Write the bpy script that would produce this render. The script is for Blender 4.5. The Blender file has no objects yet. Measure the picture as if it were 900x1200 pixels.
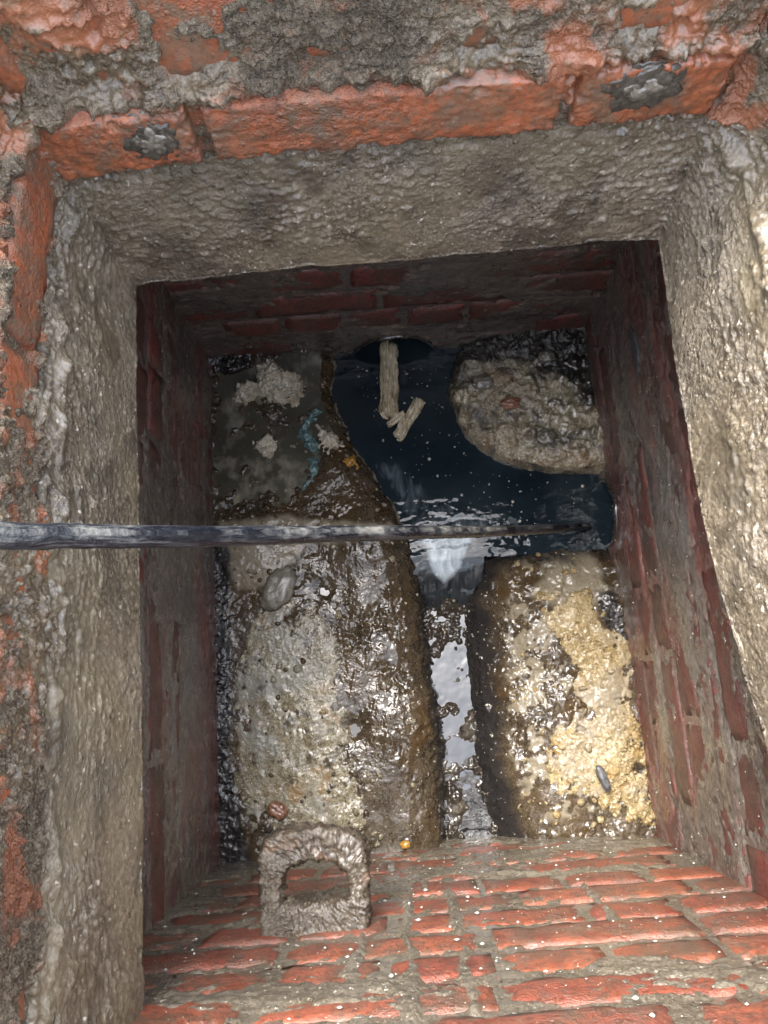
import bpy, math, random
import numpy as np
from mathutils import Vector

S = bpy.context.scene
COL = S.collection
random.seed(7)
rad = math.radians

# ------------------------------------------------------------------ camera
CAM_H = 1.38
FPX = 901.0                                   # focal length in pixels of the 900 x 1200 photograph
n_ = np.array([26, 209, 901.]); n_ /= np.linalg.norm(n_)
f_ = np.array([-285, -3930, 901.]); f_ -= n_ * (f_ @ n_); f_ /= np.linalg.norm(f_)
x_ = np.cross(n_, f_)
x_ = x_ if x_[0] > 0 else -x_
R = np.stack([x_, f_, -n_])                   # camera (x right, y down, z forward) -> world


def un(px, py, z=0.):
    d = R @ np.array([px - 450., py - 600., FPX]); t = (z - CAM_H) / d[2]
    return np.array([d[0] * t, d[1] * t, z])


def unY(px, py, Y):
    d = R @ np.array([px - 450., py - 600., FPX]); t = Y / d[1]
    return np.array([d[0] * t, Y, CAM_H + d[2] * t])


cam = bpy.data.cameras.new('camera'); cam_o = bpy.data.objects.new('camera', cam); COL.objects.link(cam_o)
cam.sensor_fit = 'VERTICAL'; cam.sensor_height = 32.0; cam.lens = 32.0 * FPX / 1200.0
cam.clip_start = 0.02; cam.clip_end = 500
from mathutils import Matrix
M4 = Matrix(((R[0][0], -R[0][1], -R[0][2], 0), (R[1][0], -R[1][1], -R[1][2], 0),
             (R[2][0], -R[2][1], -R[2][2], CAM_H), (0, 0, 0, 1)))
cam_o.matrix_world = M4
S.camera = cam_o

# ------------------------------------------------------------------ overcast sky, one soft sun, exposure
SUN_EL, SUN_AZ = rad(62), rad(-28)            # azimuth measured from +Y towards +X
W = bpy.data.worlds.new('World'); S.world = W; W.use_nodes = True
nt = W.node_tree
sky = nt.nodes.new('ShaderNodeTexSky'); sky.sky_type = 'NISHITA'; sky.sun_disc = False
sky.sun_elevation = SUN_EL; sky.sun_rotation = SUN_AZ
sky.air_density = 1.0; sky.dust_density = 4.0; sky.ozone_density = 1.0
hs = nt.nodes.new('ShaderNodeHueSaturation'); hs.inputs['Saturation'].default_value = 0.46
bg = nt.nodes['Background']; bg.inputs['Strength'].default_value = 0.15
nt.links.new(sky.outputs[0], hs.inputs['Color']); nt.links.new(hs.outputs[0], bg.inputs['Color'])
sun = bpy.data.lights.new('sun', 'SUN'); sun.energy = 0.6; sun.angle = rad(24); sun.color = (1, .97, .92)
sun_o = bpy.data.objects.new('sun', sun); COL.objects.link(sun_o)
sd = Vector((math.sin(SUN_AZ) * math.cos(SUN_EL), math.cos(SUN_AZ) * math.cos(SUN_EL), math.sin(SUN_EL)))
sun_o.rotation_euler = sd.to_track_quat('Z', 'Y').to_euler()
S.view_settings.view_transform = 'Standard'; S.view_settings.look = 'None'
S.view_settings.exposure = 3.28; S.view_settings.gamma = 1.0
S.render.engine = 'CYCLES'
S.cycles.max_bounces = 8; S.cycles.diffuse_bounces = 5; S.cycles.glossy_bounces = 4
S.cycles.use_denoising = True


# ------------------------------------------------------------------ numeric helpers
_rng = np.random.RandomState(3)
_perm = np.concatenate([_rng.permutation(256)] * 3)
_grad = _rng.normal(size=(256, 3)); _grad /= np.linalg.norm(_grad, axis=1)[:, None]


def perlin(P):
    P = np.asarray(P, float)
    i = np.floor(P).astype(int); fr = P - i; i &= 255
    u = fr * fr * fr * (fr * (fr * 6 - 15) + 10)
    out = 0
    for dx in (0, 1):
        wx = u[:, 0] if dx else 1 - u[:, 0]
        for dy in (0, 1):
            wy = u[:, 1] if dy else 1 - u[:, 1]
            for dz in (0, 1):
                wz = u[:, 2] if dz else 1 - u[:, 2]
                h = _perm[_perm[_perm[(i[:, 0] + dx) & 255] + ((i[:, 1] + dy) & 255)] + ((i[:, 2] + dz) & 255)]
                g = _grad[h]
                out = out + wx * wy * wz * ((fr[:, 0] - dx) * g[:, 0] + (fr[:, 1] - dy) * g[:, 1] + (fr[:, 2] - dz) * g[:, 2])
    return out * 1.5


def fbm(P, scale, octv=4, gain=.5, seed=0., stretch=(1, 1, 1)):
    Q = np.asarray(P, float) * scale / np.array(stretch) + seed * 17.31
    a, o = 1., 0
    for k in range(octv):
        o = o + a * perlin(Q); Q = Q * 2.03 + 5.7; a *= gain
    return o


def ridged(P, scale, octv=3, seed=0., stretch=(1, 1, 1)):
    Q = np.asarray(P, float) * scale / np.array(stretch) + seed * 11.7
    a, o = 1., 0
    for k in range(octv):
        o = o + a * (1 - 2 * np.abs(perlin(Q))); Q = Q * 2.1 + 3.1; a *= .5
    return o


def sstep(a, b, x):
    t = np.clip((x - a) / (b - a), 0, 1); return t * t * (3 - 2 * t)


def sdf(P2, poly):
    """signed distance to a polygon, negative inside"""
    poly = np.asarray(poly, float)[:, :2]; d = np.full(len(P2), 1e9); ins = np.zeros(len(P2), bool)
    for a, b in zip(poly, np.roll(poly, -1, 0)):
        e = b - a; w = P2 - a
        t = np.clip((w @ e) / (e @ e + 1e-12), 0, 1)
        d = np.minimum(d, np.hypot(*(w - t[:, None] * e).T))
        c = (a[1] > P2[:, 1]) != (b[1] > P2[:, 1])
        xi = a[0] + (P2[:, 1] - a[1]) / (b[1] - a[1] + 1e-15) * (b[0] - a[0])
        ins ^= c & (P2[:, 0] < xi)
    return np.where(ins, -d, d)


def mesh_np(name, V, F, attrs=None, smooth=True):
    me = bpy.data.meshes.new(name)
    V = np.asarray(V, float); F = np.asarray(F, int)
    me.vertices.add(len(V)); me.vertices.foreach_set('co', V.ravel())
    k = F.shape[1]
    me.loops.add(F.size); me.loops.foreach_set('vertex_index', F.ravel())
    me.polygons.add(len(F)); me.polygons.foreach_set('loop_start', np.arange(len(F)) * k)
    me.polygons.foreach_set('loop_total', np.full(len(F), k))
    me.update(calc_edges=True); me.validate()
    if smooth: me.polygons.foreach_set('use_smooth', np.ones(len(me.polygons), bool))
    for nm, val in (attrs or {}).items():
        a = me.attributes.new(nm, 'FLOAT', 'POINT'); a.data.foreach_set('value', np.asarray(val, float))
    return me


def obj(name, me, mat, parent=None):
    o = bpy.data.objects.new(name, me); COL.objects.link(o)
    if mat is not None and not me.materials: me.materials.append(mat)
    if parent is not None: o.parent = parent
    return o


def tag(o, label, cat=None, group=None, kind=None):
    o['label'] = label
    if cat: o['category'] = cat
    if group: o['group'] = group
    if kind: o['kind'] = kind
    return o


def thing(name, label, cat, loc=(0, 0, 0), group=None):
    o = bpy.data.objects.new(name, None); COL.objects.link(o); o.location = loc; o.empty_display_size = .05
    return tag(o, label, cat, group, 'thing')


def grid_faces(nu, nv, closed_u=False):
    a = np.arange(nu * nv).reshape(nu, nv)
    if closed_u: a = np.vstack([a, a[:1]])
    return np.stack([a[:-1, :-1], a[1:, :-1], a[1:, 1:], a[:-1, 1:]], -1).reshape(-1, 4)


def normals(V, F):
    t = np.cross(V[F[:, 2]] - V[F[:, 0]], V[F[:, 3]] - V[F[:, 1]])
    N = np.zeros_like(V)
    for k in range(4): np.add.at(N, F[:, k], t)
    return N / (np.linalg.norm(N, axis=1)[:, None] + 1e-12)


def compact(V, F, attrs=None):
    u, inv = np.unique(F, return_inverse=True)
    return V[u], inv.reshape(F.shape), {k: np.asarray(v)[u] for k, v in (attrs or {}).items()}


def world_px(pts, z=0.): return np.array([un(x, y, z) for x, y in pts])


# ------------------------------------------------------------------ materials
def nodes_for(name):
    m = bpy.data.materials.new(name); m.use_nodes = True
    t = m.node_tree; b = t.nodes['Principled BSDF']
    return m, t, b


def N(t, typ, **kw):
    n = t.nodes.new(typ)
    for k, v in kw.items():
        if k in n.inputs: n.inputs[k].default_value = v
        else: setattr(n, k, v)
    return n


def pos_vec(t, stretch=(1, 1, 1)):
    g = N(t, 'ShaderNodeNewGeometry'); mp = N(t, 'ShaderNodeMapping')
    mp.inputs['Scale'].default_value = [1 / s for s in stretch]
    t.links.new(g.outputs['Position'], mp.inputs['Vector'])
    return mp.outputs[0]


def noise(t, vec, scale, detail=5., rough=.6, dist=0.):
    n = N(t, 'ShaderNodeTexNoise'); n.inputs['Scale'].default_value = scale
    n.inputs['Detail'].default_value = detail; n.inputs['Roughness'].default_value = rough
    n.inputs['Distortion'].default_value = dist
    t.links.new(vec, n.inputs['Vector']); return n.outputs['Fac']


def ramp(t, fac, stops):
    r = N(t, 'ShaderNodeValToRGB'); e = r.color_ramp.elements
    while len(e) < len(stops): e.new(.5)
    for el, (p, c) in zip(e, stops):
        el.position = p; el.color = (*c, 1) if len(c) == 3 else c
    t.links.new(fac, r.inputs[0]); return r.outputs[0]


def mix(t, fac, a, b):
    m = N(t, 'ShaderNodeMix', data_type='RGBA')
    for s, v in ((m.inputs[0], fac), (m.inputs[6], a), (m.inputs[7], b)):
        if isinstance(v, bpy.types.NodeSocket): t.links.new(v, s)
        elif isinstance(v, (int, float)): s.default_value = v
        else: s.default_value = (*v, 1)
    return m.outputs[2]


def g2(v): return (v, v, v)


WET = .52                                     # soaked masonry and mud are about half as light as dry


def wet(c): return tuple(k * WET for k in c)


def bumps(t, b, vec, layers, det=4.):
    prev = None
    pm = ramp(t, noise(t, pos_vec(t), 7, 3, .6), [(.38, g2(.25)), (.62, g2(1.25))])
    for sc, st, dist in layers:
        if sc < 0:                                   # grit: round grains, present only here and there
            vo = N(t, 'ShaderNodeTexVoronoi'); vo.inputs['Scale'].default_value = -sc; t.links.new(vec, vo.inputs['Vector'])
            g = ramp(t, vo.outputs['Distance'], [(.05, g2(1)), (.45, g2(0))])
            sp = N(t, 'ShaderNodeSeparateColor'); t.links.new(vo.outputs['Color'], sp.inputs[0])
            gate = ramp(t, sp.outputs[0], [(.72, g2(0)), (.95, g2(1))])
            mu = N(t, 'ShaderNodeMath', operation='MULTIPLY'); t.links.new(g, mu.inputs[0]); t.links.new(gate, mu.inputs[1])
            f = mu.outputs[0]
        else:
            f = noise(t, vec, sc, det, .6)
        bn = N(t, 'ShaderNodeBump'); sm = N(t, 'ShaderNodeMath', operation='MULTIPLY'); t.links.new(pm, sm.inputs[0]); sm.inputs[1].default_value = st; t.links.new(sm.outputs[0], bn.inputs['Strength']); bn.inputs['Distance'].default_value = dist
        t.links.new(f, bn.inputs['Height'])
        if prev is not None: t.links.new(prev, bn.inputs['Normal'])
        prev = bn.outputs[0]
    t.links.new(prev, b.inputs['Normal'])
    if b.inputs['Coat Weight'].default_value > 0: t.links.new(prev, b.inputs['Coat Normal'])


def earthy(name, stops, scale=14, rough=(.2, .5), bump=((60, .5, .004), (260, .5, .002)), stretch=(1, 1, 1),
           specks=None, patch=None, coat=.4, attr=None, ior=1.5, coat_ior=1.5, grain=.6, det=4.):
    m, t, b = nodes_for(name); v = pos_vec(t, stretch); v0 = pos_vec(t)
    stops = [(p, wet(k)) for p, k in stops]
    patch = [(wet(q[0]), *q[1:]) for q in patch or ()]; attr = [(q[0], wet(q[1]), *q[2:]) for q in attr or ()]
    c = ramp(t, noise(t, v, scale, 8, .68, .3), [(.5 + (p - .5) * .6, k) for p, k in stops])
    c = mix(t, ramp(t, noise(t, v0, scale * 9, 4, .7), [(.3, g2(0)), (.7, g2(.35))]), c, stops[-1][1])
    c = mix(t, ramp(t, noise(t, v, 200, 5, .75), [(.41, g2(grain)), (.49, g2(0))]), c, tuple(k * .4 for k in stops[0][1]))
    c = mix(t, ramp(t, noise(t, v, 330, 4, .7), [(.51, g2(0)), (.60, g2(grain))]), c, tuple(min(.8, k * 1.5) for k in stops[-1][1]))
    if patch:
        for col, sc, lo, hi, amt in patch:
            c = mix(t, ramp(t, noise(t, v, sc, 6, .6, .5), [(lo, g2(0)), (hi, g2(amt))]), c, col)
    if attr:
        for nm, col, lo, hi, amt in attr:
            a = N(t, 'ShaderNodeAttribute', attribute_name=nm)
            c = mix(t, ramp(t, a.outputs['Fac'], [(lo, g2(0)), (hi, g2(amt))]), c, col)
    if specks:
        col, sc, lo, amt = specks
        c = mix(t, ramp(t, noise(t, v0, sc, 2, .5), [(lo, g2(0)), (lo + .05, g2(amt))]), c, col)
    t.links.new(c, b.inputs['Base Color'])
    rr = ramp(t, noise(t, v0, scale * 3, 4), [(.35, g2(rough[0])), (.65, g2(rough[1]))])
    t.links.new(rr, b.inputs['Roughness'])
    b.inputs['Coat Weight'].default_value = coat; b.inputs['Coat Roughness'].default_value = .05; b.inputs['Coat IOR'].default_value = coat_ior; b.inputs['IOR'].default_value = ior
    bumps(t, b, v, bump, det)
    return m


def brick_mat(name, cols, mud, lo, hi, amt, stretch=(1, 1, 1), rough=(.32, .6), coat=.28):
    m, t, b = nodes_for(name); v = pos_vec(t, stretch); v0 = pos_vec(t)
    cols = [wet(k) for k in cols]; mud = wet(mud)
    oi = N(t, 'ShaderNodeObjectInfo')
    c = ramp(t, oi.outputs['Random'], [(i / (len(cols) - 1), k) for i, k in enumerate(cols)])
    c = mix(t, ramp(t, noise(t, v0, 60, 6, .7), [(.35, g2(0)), (.75, g2(.6))]), c, tuple(min(1, k * 1.45) for k in cols[0]))
    c = mix(t, ramp(t, noise(t, v0, 30, 5, .6, .4), [(.52, g2(0)), (.66, g2(.6))]), c, tuple(k * .4 for k in cols[-1]))
    c = mix(t, ramp(t, noise(t, v, 17, 9, .75, .4), [(lo, g2(0)), (hi, g2(amt))]), c, mud)
    c = mix(t, ramp(t, noise(t, v, 90, 5, .7, .2), [(.52, g2(0)), (.62, g2(amt * .7))]), c, tuple(k * .8 for k in mud))
    c = mix(t, ramp(t, noise(t, v0, 210, 5, .75), [(.41, g2(.55)), (.49, g2(0))]), c, tuple(k * .4 for k in cols[-1]))
    c = mix(t, ramp(t, noise(t, v0, 170, 3, .6), [(.66, g2(0)), (.72, g2(.45))]), c, (.3, .28, .24))
    t.links.new(c, b.inputs['Base Color'])
    t.links.new(ramp(t, noise(t, v0, 35, 4), [(.35, g2(rough[0])), (.65, g2(rough[1]))]), b.inputs['Roughness'])
    b.inputs['Coat Weight'].default_value = coat; b.inputs['Coat Roughness'].default_value = .08; b.inputs['Coat IOR'].default_value = 1.6
    b.inputs['IOR'].default_value = 1.55
    bumps(t, b, v0, ((70, .5, .003), (-160, .6, .003), (170, .8, .003), (460, .8, .002)))
    return m


M = {}
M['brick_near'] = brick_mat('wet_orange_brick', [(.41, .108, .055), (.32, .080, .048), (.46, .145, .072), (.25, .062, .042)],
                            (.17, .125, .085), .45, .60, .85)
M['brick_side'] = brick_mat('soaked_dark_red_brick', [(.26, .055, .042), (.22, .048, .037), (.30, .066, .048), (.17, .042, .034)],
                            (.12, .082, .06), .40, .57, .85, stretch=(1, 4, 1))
M['brick_top'] = brick_mat('pale_orange_brick', [(.47, .135, .05), (.42, .11, .042), (.52, .165, .07)],
                           (.22, .165, .105), .45, .58, .85, coat=.2)
M['mortar_near'] = earthy('dirty_grey_mortar', [(.3, (.10, .08, .055)), (.5, (.17, .14, .10)), (.7, (.24, .21, .16))], 12,
                          bump=((90, .7, .004), (200, .7, .003)), specks=((.55, .52, .44), 190, .68, .6), coat=.7)
M['mortar_side'] = earthy('slimy_grey_brown_mortar', [(.3, (.075, .056, .043)), (.5, (.15, .117, .09)), (.7, (.26, .225, .19))], 9,
                          stretch=(1, 3.5, 1), bump=((70, .5, .004), (170, .7, .003)), specks=((.5, .47, .4), 210, .69, .6), coat=.8,
                          patch=[((.24, .05, .038), 8, .49, .60, .6)])
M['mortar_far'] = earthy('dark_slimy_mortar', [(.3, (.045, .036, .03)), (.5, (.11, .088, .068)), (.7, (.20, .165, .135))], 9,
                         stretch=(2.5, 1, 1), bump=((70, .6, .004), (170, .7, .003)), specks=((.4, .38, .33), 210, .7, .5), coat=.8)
M['concrete'] = earthy('wet_muddy_concrete', [(.28, (.088, .067, .041)), (.5, (.18, .142, .093)), (.72, (.32, .27, .195))], 7,
                       rough=(.2, .5), bump=((55, .35, .005), (-150, .7, .004), (170, .5, .003), (460, .9, .002)), coat=.32, stretch=(1, 1.5, 1),
                       patch=[((.085, .068, .045), 14, .52, .60, .75), ((.28, .23, .14), 5, .5, .60, .6)],
                       specks=((.5, .46, .38), 150, .68, .6))
M['mud_top'] = earthy('coarse_grey_mud', [(.3, (.08, .057, .033)), (.5, (.165, .124, .075)), (.72, (.30, .24, .16))], 22,
                      rough=(.15, .4), bump=((110, .9, .006), (-170, .6, .004), (230, .9, .003), (460, .8, .002)), coat=.25,
                      patch=[((.48, .165, .075), 15, .50, .58, .8)])
M['benching'] = earthy('dark_wet_sewer_mud', [(.28, (.024, .0165, .0095)), (.5, (.058, .041, .023)), (.72, (.13, .10, .064))], 16,
                       rough=(.04, .2), bump=((40, .5, .008), (90, .5, .005), (260, .25, .002)), det=2., coat=.22, ior=1.35, coat_ior=1.36,
                       patch=[((.09, .052, .020), 9, .5, .64, .7)], specks=((.42, .38, .3), 120, .68, .7),
                       attr=[('pale', (.36, .31, .22), .2, .8, .85), ('black', (.022, .021, .022), .2, .8, .9)])
M['lump'] = earthy('yellow_grey_rough_concrete', [(.25, (.13, .10, .055)), (.5, (.36, .30, .175)), (.75, (.62, .54, .37))], 24,
                   rough=(.2, .45), bump=((60, .8, .006), (-120, .8, .005), (150, 1., .004), (400, .3, .0015)), coat=.9,
                   patch=[((.05, .042, .03), 22, .50, .60, .85), ((.42, .24, .11), 14, .56, .66, .5)],
                   attr=[('black', (.02, .019, .016), .2, .8, .95)])
M['crust_yellow'] = earthy('congealed_yellow_fat', [(.2, (.15, .095, .035)), (.45, (.33, .235, .10)), (.75, (.50, .40, .23))], 22,
                           rough=(.08, .3), bump=((90, .8, .005), (-120, .6, .004), (170, .8, .003), (400, .3, .001)), det=2., coat=.1, ior=1.34, coat_ior=1.36,
                           patch=[((.52, .30, .09), 15, .55, .68, .6), ((.42, .37, .29), 9, .52, .66, .8)],
                           specks=((.09, .07, .045), 70, .68, .8))
M['crust_pale'] = earthy('pale_khaki_sludge', [(.2, (.10, .076, .038)), (.48, (.25, .205, .12)), (.75, (.44, .40, .29))], 16,
                         rough=(.05, .25), bump=((60, .5, .005), (130, .6, .004), (300, .3, .0015)), det=2., coat=.22, ior=1.35, coat_ior=1.36,
                         patch=[((.30, .17, .05), 17, .58, .66, .7), ((.33, .33, .29), 9, .5, .62, .7), ((.05, .036, .02), 24, .56, .64, .8)],
                         specks=((.5, .47, .38), 90, .66, .6))
M['paper'] = earthy('soggy_cream_tissue', [(.25, (.42, .34, .21)), (.5, (.72, .63, .44)), (.75, (.9, .83, .66))], 40,
                    rough=(.25, .5), bump=((150, .8, .003), (420, .7, .0015)), coat=.4)
M['teal'] = earthy('faded_teal_fibre', [(.3, (.05, .09, .085)), (.5, (.075, .20, .205)), (.7, (.17, .29, .28))], 60,
                   rough=(.2, .45), bump=((200, .8, .003),), coat=.5)
M['wood'] = earthy('rotten_pale_wood', [(.25, (.26, .18, .085)), (.5, (.62, .50, .30)), (.75, (.85, .76, .54))], 50,
                   rough=(.3, .5), bump=((160, .9, .003), (420, .6, .001)), coat=.3, stretch=(1, 5, 1))
M['iron'] = earthy('rust_caked_iron', [(.25, (.025, .018, .012)), (.5, (.07, .054, .038)), (.75, (.15, .125, .095))], 40,
                   rough=(.2, .45), bump=((100, .9, .005), (300, .9, .0025)), coat=.12, ior=1.4,
                   patch=[((.20, .10, .05), 26, .55, .66, .5)])
M['stone'] = earthy('smooth_grey_stone', [(.3, (.17, .155, .115)), (.7, (.25, .23, .18))], 20, rough=(.25, .45), bump=((90, .4, .003), (200, .4, .002)), coat=.3)
M['slate'] = earthy('dark_slate', [(.3, (.05, .05, .052)), (.7, (.12, .12, .125))], 40, rough=(.35, .6), bump=((160, .8, .002),), coat=.1)
M['terracotta'] = earthy('terracotta', [(.3, (.27, .11, .06)), (.7, (.38, .19, .11))], 60, rough=(.2, .4), bump=((160, .6, .002),), coat=.7)
M['amber'] = earthy('amber_seed', [(.3, (.42, .21, .03)), (.7, (.55, .30, .06))], 60, rough=(.15, .3), bump=((160, .4, .001),), coat=.7)
M['ring'] = earthy('black_tar', [(.3, (.05, .045, .036)), (.7, (.13, .115, .09))], 50, rough=(.25, .5), bump=((140, .8, .003),), coat=.4)
M['plug'] = earthy('grey_mortar_plug', [(.3, (.16, .14, .105)), (.7, (.29, .26, .21))], 40, rough=(.25, .45), bump=((120, .5, .003), (380, .5, .001)), coat=.4)
M['clay'] = earthy('old_clay_pipe', [(.3, (.02, .018, .015)), (.7, (.05, .042, .034))], 30, rough=(.2, .4), bump=((90, .5, .003),), coat=.5)
M['fleck'] = earthy('white_fleck', [(.3, (.5, .46, .37)), (.7, (.72, .70, .62))], 90, rough=(.3, .5), bump=((300, .4, .001),), coat=.4)
M['ground'] = earthy('damp_soil', [(.3, (.07, .056, .04)), (.7, (.15, .125, .095))], 12, rough=(.4, .7), bump=((30, .5, .01), (120, .6, .004)), coat=.1)


def water_mat(name, base, foam, rough=.03, foam_attr='foam', bump=((40, .12, .004),), murk=None, oily=0.):
    m, t, b = nodes_for(name); v = pos_vec(t)
    c = ramp(t, noise(t, v, 9, 5, .6), [(.3, base), (.7, murk or tuple(k * 1.7 for k in base))])
    a = N(t, 'ShaderNodeAttribute', attribute_name=foam_attr)
    st = noise(t, pos_vec(t, (1, 3, 1)), 60, 5, .65, .8)
    mu = N(t, 'ShaderNodeMath', operation='MULTIPLY'); t.links.new(a.outputs['Fac'], mu.inputs[0]); t.links.new(st, mu.inputs[1])
    c = mix(t, ramp(t, mu.outputs[0], [(.12, g2(0)), (.6, g2(1))]), c, foam)
    t.links.new(c, b.inputs['Base Color']); b.inputs['Roughness'].default_value = rough; b.inputs['IOR'].default_value = 1.36
    b.inputs['Coat Weight'].default_value = oily; b.inputs['Coat Roughness'].default_value = .02
    bumps(t, b, v, bump)
    return m


M['pool'] = water_mat('dark_blue_green_water', (.005, .009, .012), (.34, .40, .43), murk=(.014, .022, .027))
M['puddle'] = water_mat('khaki_murky_water', (.030, .028, .020), (.17, .158, .12), murk=(.070, .066, .048), rough=.07)
M['film'] = water_mat('brown_seep_water', (.018, .013, .007), (.22, .2, .14), murk=(.03, .023, .013), oily=.5)
M['flow'] = water_mat('grey_running_water', (.008, .009, .010), (.30, .34, .36), murk=(.016, .017, .017), bump=((18, .08, .004), (60, .04, .002)), oily=1.)


def hose_mat():
    m, t, b = nodes_for('scuffed_black_rubber')
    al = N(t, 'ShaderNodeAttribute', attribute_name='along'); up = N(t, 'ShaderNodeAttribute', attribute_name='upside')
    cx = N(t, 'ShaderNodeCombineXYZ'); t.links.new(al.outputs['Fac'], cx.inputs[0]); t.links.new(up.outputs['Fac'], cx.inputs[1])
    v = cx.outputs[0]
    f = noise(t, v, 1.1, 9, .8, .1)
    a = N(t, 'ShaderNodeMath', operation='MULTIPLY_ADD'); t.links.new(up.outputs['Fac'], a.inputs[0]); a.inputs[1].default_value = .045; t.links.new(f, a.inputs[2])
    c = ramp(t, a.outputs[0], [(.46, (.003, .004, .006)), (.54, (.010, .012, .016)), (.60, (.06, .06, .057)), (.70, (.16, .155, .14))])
    t.links.new(c, b.inputs['Base Color'])
    t.links.new(ramp(t, f, [(.4, g2(.18)), (.6, g2(.5))]), b.inputs['Roughness'])
    bumps(t, b, pos_vec(t), ((120, .5, .002), (420, .6, .001)))
    return m


M['hose'] = hose_mat()

# ------------------------------------------------------------------ levels and plan of the chamber
Z_FB, Z_FT, Z_C1, Z_C1T, Z_C2, Z_G = .62, .772, .778, .845, .856, .965
X_L, X_R, Y_F, Y_N = -.334, .396, .655, -.262
BED = -.15


# ------------------------------------------------------------------ lofted strips (slab faces, upper bedding)
def resample(pl, n):
    pl = np.asarray(pl, float); s = np.r_[0, np.cumsum(np.linalg.norm(np.diff(pl, axis=0), axis=1))]
    t = np.linspace(0, s[-1], n); return np.stack([np.interp(t, s, pl[:, k]) for k in range(3)], 1)


def loft(levels, counts, vsteps):
    """levels: list of [left, far, right] polylines; returns V (nu x nv), faces"""
    rows = []
    for L in levels:
        parts = [resample(p, c) for p, c in zip(L, counts)]
        rows.append(np.vstack([parts[0][:-1], parts[1][:-1], parts[2]]))
    out = [rows[0][:, None]]
    for a, b, n in zip(rows[:-1], rows[1:], vsteps):
        t = np.linspace(0, 1, n + 1)[1:]
        out.append(a[:, None] * (1 - t)[None, :, None] + b[:, None] * t[None, :, None])
    G = np.concatenate(out, 1); nu, nv = G.shape[:2]
    return G.reshape(-1, 3), grid_faces(nu, nv), nu, nv


bot = [world_px([(166, 1330), (168, 1190), (168, 900), (165, 700), (163, 560), (160, 450), (160, 335)], Z_FB),
       world_px([(160, 335), (250, 326), (340, 316), (450, 308), (560, 298), (650, 290), (720, 284), (770, 283)], Z_FB),
       world_px([(770, 283), (778, 330), (786, 385), (793, 440), (806, 520), (825, 620), (845, 700), (870, 790), (897, 870), (935, 980), (1000, 1170), (1050, 1330)], Z_FB)]
top = [world_px([(36, 1330), (40, 1190), (45, 900), (48, 700), (50, 560), (52, 400), (56, 270), (80, 207)], Z_FT),
       world_px([(80, 207), (240, 186), (450, 165), (660, 148), (830, 130)], Z_FT),
       world_px([(830, 130), (893, 170), (920, 260), (942, 380), (970, 520), (1005, 700), (1070, 950), (1130, 1190), (1170, 1330)], Z_FT)]
OUTV = [np.array([-1, 0, 0.]), np.array([0, 1, 0.]), np.array([1, 0, 0.])]


def off(level, d, z):
    res = []
    for k, p in enumerate(level):
        q = p.copy(); q[:, 2] = z
        q = q + OUTV[k] * d
        if k == 1:
            q[0] = p[0] + np.array([-d, d, 0]); q[-1] = p[-1] + np.array([d, d, 0]); q[[0, -1], 2] = z
        if k == 0: q[-1] = p[-1] + np.array([-d, d, 0]); q[-1, 2] = z
        if k == 2: q[0] = p[0] + np.array([d, d, 0]); q[0, 2] = z
        res.append(q)
    return res


counts = (660, 400, 660)


def side_masks(nu, nv):
    k = np.arange(nu) / 1.
    a, b = counts[0] - 1, counts[0] + counts[1] - 2
    s = np.where(k < a, 0, np.where(k <= b, 1, 2))
    return np.repeat(s, nv)


# --- concrete surround
V, F, nu, nv = loft([off(bot, .22, Z_FB), bot, top, off(top, .03, Z_FT + .006), off(top, .16, Z_FT + .006)], counts, (24, 96, 14, 8))
Nn = normals(V, F); side = side_masks(nu, nv)
vv = np.tile(np.arange(nv), nu)
if (Nn[(side == 1) & (vv == 80)].mean(0) @ np.array([0, -1, 0])) < 0: F = F[:, ::-1]; Nn = -Nn
tface = np.clip((vv - 24) / 96., -.5, 1.2)
P = V.copy()
st = np.where((side == 1)[:, None], np.array([2.2, 1, 1.]), np.array([1, 2.6, 1.]))
Q = P / st
zone = np.where(side == 1, .75 * sstep(.12, .3, tface) - .45, .9 * sstep(.2, .6, tface) - .45)
rough_mask = sstep(-.05, .5, fbm(P, 7, 3, seed=2) + zone + .12)
lumpy = np.maximum(0, fbm(Q, 130, 3, seed=3)) ** 1.3
h = .004 * fbm(P, 9, 3, seed=1) + rough_mask * (.0042 * lumpy + .0022 * np.maximum(0, fbm(Q, 210, 3, seed=4))) + .0008 * fbm(P, 160, 2, seed=5)
h += np.where(side != 1, (.0085) * np.exp(-((tface - .86 + .03 * fbm(P, 6, 2, seed=8)) / .05) ** 2) * (.5 + fbm(P, 30, 3, seed=9)), 0)      # ridge of old bedding
h += .004 * sstep(.8, 1.0, tface) * fbm(P, 60, 3, seed=12)
h -= .005 * np.exp(-((tface) / .05) ** 2) * np.maximum(0, fbm(P, 35, 3, seed=10) + .1)                                                # chipped arris
V = V + Nn * h[:, None]
slab = tag(obj('concrete_surround', mesh_np('concrete_surround', V, F), M['concrete']),
           'wet brown concrete cover frame around the top of the brick chamber', 'frame')

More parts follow.
